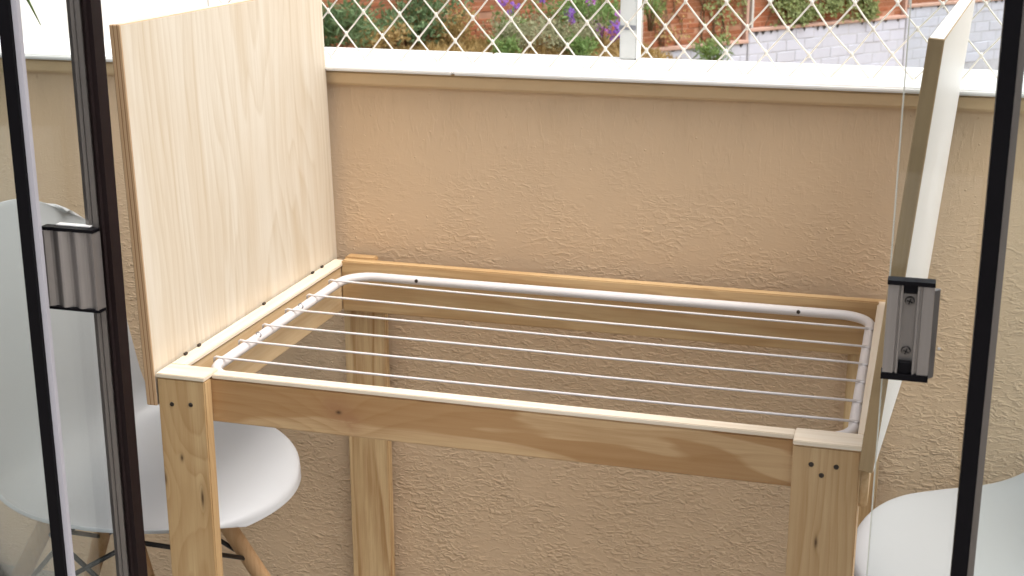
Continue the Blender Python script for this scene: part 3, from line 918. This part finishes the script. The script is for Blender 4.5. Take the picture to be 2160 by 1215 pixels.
shrub('violet_flower_plant', at(-1.5, 0.7), 0.62, 0.5, 350, 'lf_green', 'violet flowering plant nearest the upright pine leaf', 'plant', 'violet flowering plants', 31, (0.07, 0.022), [(-0.10, 0, 0.56, .06), (0.02, .05, 0.50, .05), (-0.02, 0.0, .42, .04)], 5)
shrub('violet_flower_plant', at(-1.0, 0.8), 0.66, 0.5, 350, 'lf_green', 'violet flowering plant in the middle of the weeds', 'plant', 'violet flowering plants', 32, (0.07, 0.022), [(-0.12, 0, 0.60, .055), (0.20, .0, 0.42, .06), (0.22, .05, 0.33, .04)], 5)
shrub('violet_flower_plant', at(-0.45, 1.0), 0.60, 0.6, 380, 'lf_green', 'violet flowering plant with the most blooms beside the pale post', 'plant', 'violet flowering plants', 33, (0.07, 0.022),
      [(-0.12, 0, 0.55, .05), (-0.06, 0, 0.30, .075), (0.0, 0.05, 0.22, .06), (0.18, 0, 0.28, .07), (0.26, 0, 0.22, .08), (0.20, .05, .40, .05), (.14, 0, .17, .06)], 6)
shrub('young_sapling', at(0.75, 0.5, 0.45), 0.50, 0.35, 220, 'lf_green', 'young light green sapling right of the pale post', 'plant', 'shrubs on the bank', 34, (0.08, 0.025))
shrub('low_fern', at(1.97, 0.4, 0.5), 0.36, 0.5, 300, 'lf_green', 'low green fern in front of the grey block wall', 'plant', 'shrubs on the bank', 35, (0.12, 0.025))
# leaf litter and dry grass over the bank
rnd = random.Random(5)
vs, fs = [], []
for k in range(9000):
    s, d = rnd.uniform(-5.2, 0.4), abs(rnd.gauss(0, 1.0))
    p = wall_pt(s, d); p.z += rnd.uniform(0.0, 0.02)
    leaf_quad(vs, fs, p, Vector((rnd.uniform(-.6, .6), rnd.uniform(-.6, .6), rnd.uniform(0.1, 1.0))), rv(rnd), rnd.uniform(.05, .17), rnd.uniform(.012, .03))
tag(link_obj('dry_grass', mesh_from('dry_grass', vs, fs), M['lf_dry']), 'dry ochre grass and litter on the garden bank', 'grass', kind='stuff')

# ------------------------------------------------------------------ strap leaved plant at upper left
hp_ = empty('hanging_plant', (-0.70, 0.50, T + 0.70))
tag(hp_, 'green strap leaved plant whose leaf tip hangs at the top left', 'plant')
M['strap'] = leaf_mat('strap_leaf', (0.16, 0.24, 0.06), (0.26, 0.36, 0.10))
def strap(pts, wd):
    vs, fs = [], []
    N = len(pts)
    for i, p in enumerate(pts):
        d = (pts[min(i + 1, N - 1)] - pts[max(i - 1, 0)]).normalized()
        s = d.cross(Vector((0, 1, 0.2))).normalized()
        w = wd * min(1.0, 0.55 + 1.2 * i / N) * max(0.03, min(1.0, (1 - i / (N - 1)) * 2.6))
        vs += [p - s * w, p + Vector((0, w * .35, 0)), p + s * w]
    for i in range(N - 1):
        a = i * 3
        fs += [(a, a + 1, a + 4, a + 3), (a + 1, a + 2, a + 5, a + 4)]
    o = link_obj('leaf', mesh_from('leaf', vs, fs, True), M['strap'], hp_)
    md = o.modifiers.new('thickness', 'SOLIDIFY'); md.thickness = 0.0012
tipw = Vector((-0.4535, 0.47, T + 0.416)) - Vector(hp_.location)
for k, tip in enumerate([tipw, Vector((-0.25, 0.05, -0.12)), Vector((0.1, 0.22, 0.05)), Vector((-0.12, -0.2, 0.0)), Vector((0.25, -0.1, 0.14)), Vector((-0.2, 0.2, 0.16)), Vector((0.05, 0.1, 0.3))]):
    mid = Vector((tip.x * (.2 if k == 0 else .45), tip.y * .5, 0.10 + max(0, tip.z)))
    strap([(1 - t) ** 2 * Vector((0, 0, 0)) + 2 * t * (1 - t) * mid + t * t * tip for t in [i / 12 for i in range(13)]], 0.017)
bmp = bmesh.new()
prof = [(0.0, -0.16), (0.055, -0.16), (0.06, -0.15), (0.078, -0.02), (0.086, -0.02), (0.086, 0.0), (0.074, 0.0), (0.07, -0.03), (0.0, -0.03)]
rings = [[bmp.verts.new((r * math.cos(2 * math.pi * k / 24), r * math.sin(2 * math.pi * k / 24), z)) for k in range(24)] for r, z in prof[1:-1]]
for a_, b_ in zip(rings[:-1], rings[1:]):
    for k in range(24): bmp.faces.new((a_[k], a_[(k + 1) % 24], b_[(k + 1) % 24], b_[k]))
bmp.faces.new(rings[0]); bmp.faces.new(rings[-1])
link_obj('pot', bm_mesh('pot', bmp, True), plain('terracotta_pot', (0.40, 0.17, 0.09), 0.8, vary=0.15), hp_)
for k in range(3):
    a = R(120 * k)
    tube('hanger', [(0.082 * math.cos(a), 0.082 * math.sin(a), -0.005), (0.01 * math.cos(a), 0.01 * math.sin(a), 0.7)], 0.0015, M['wire'], hp_, 6)
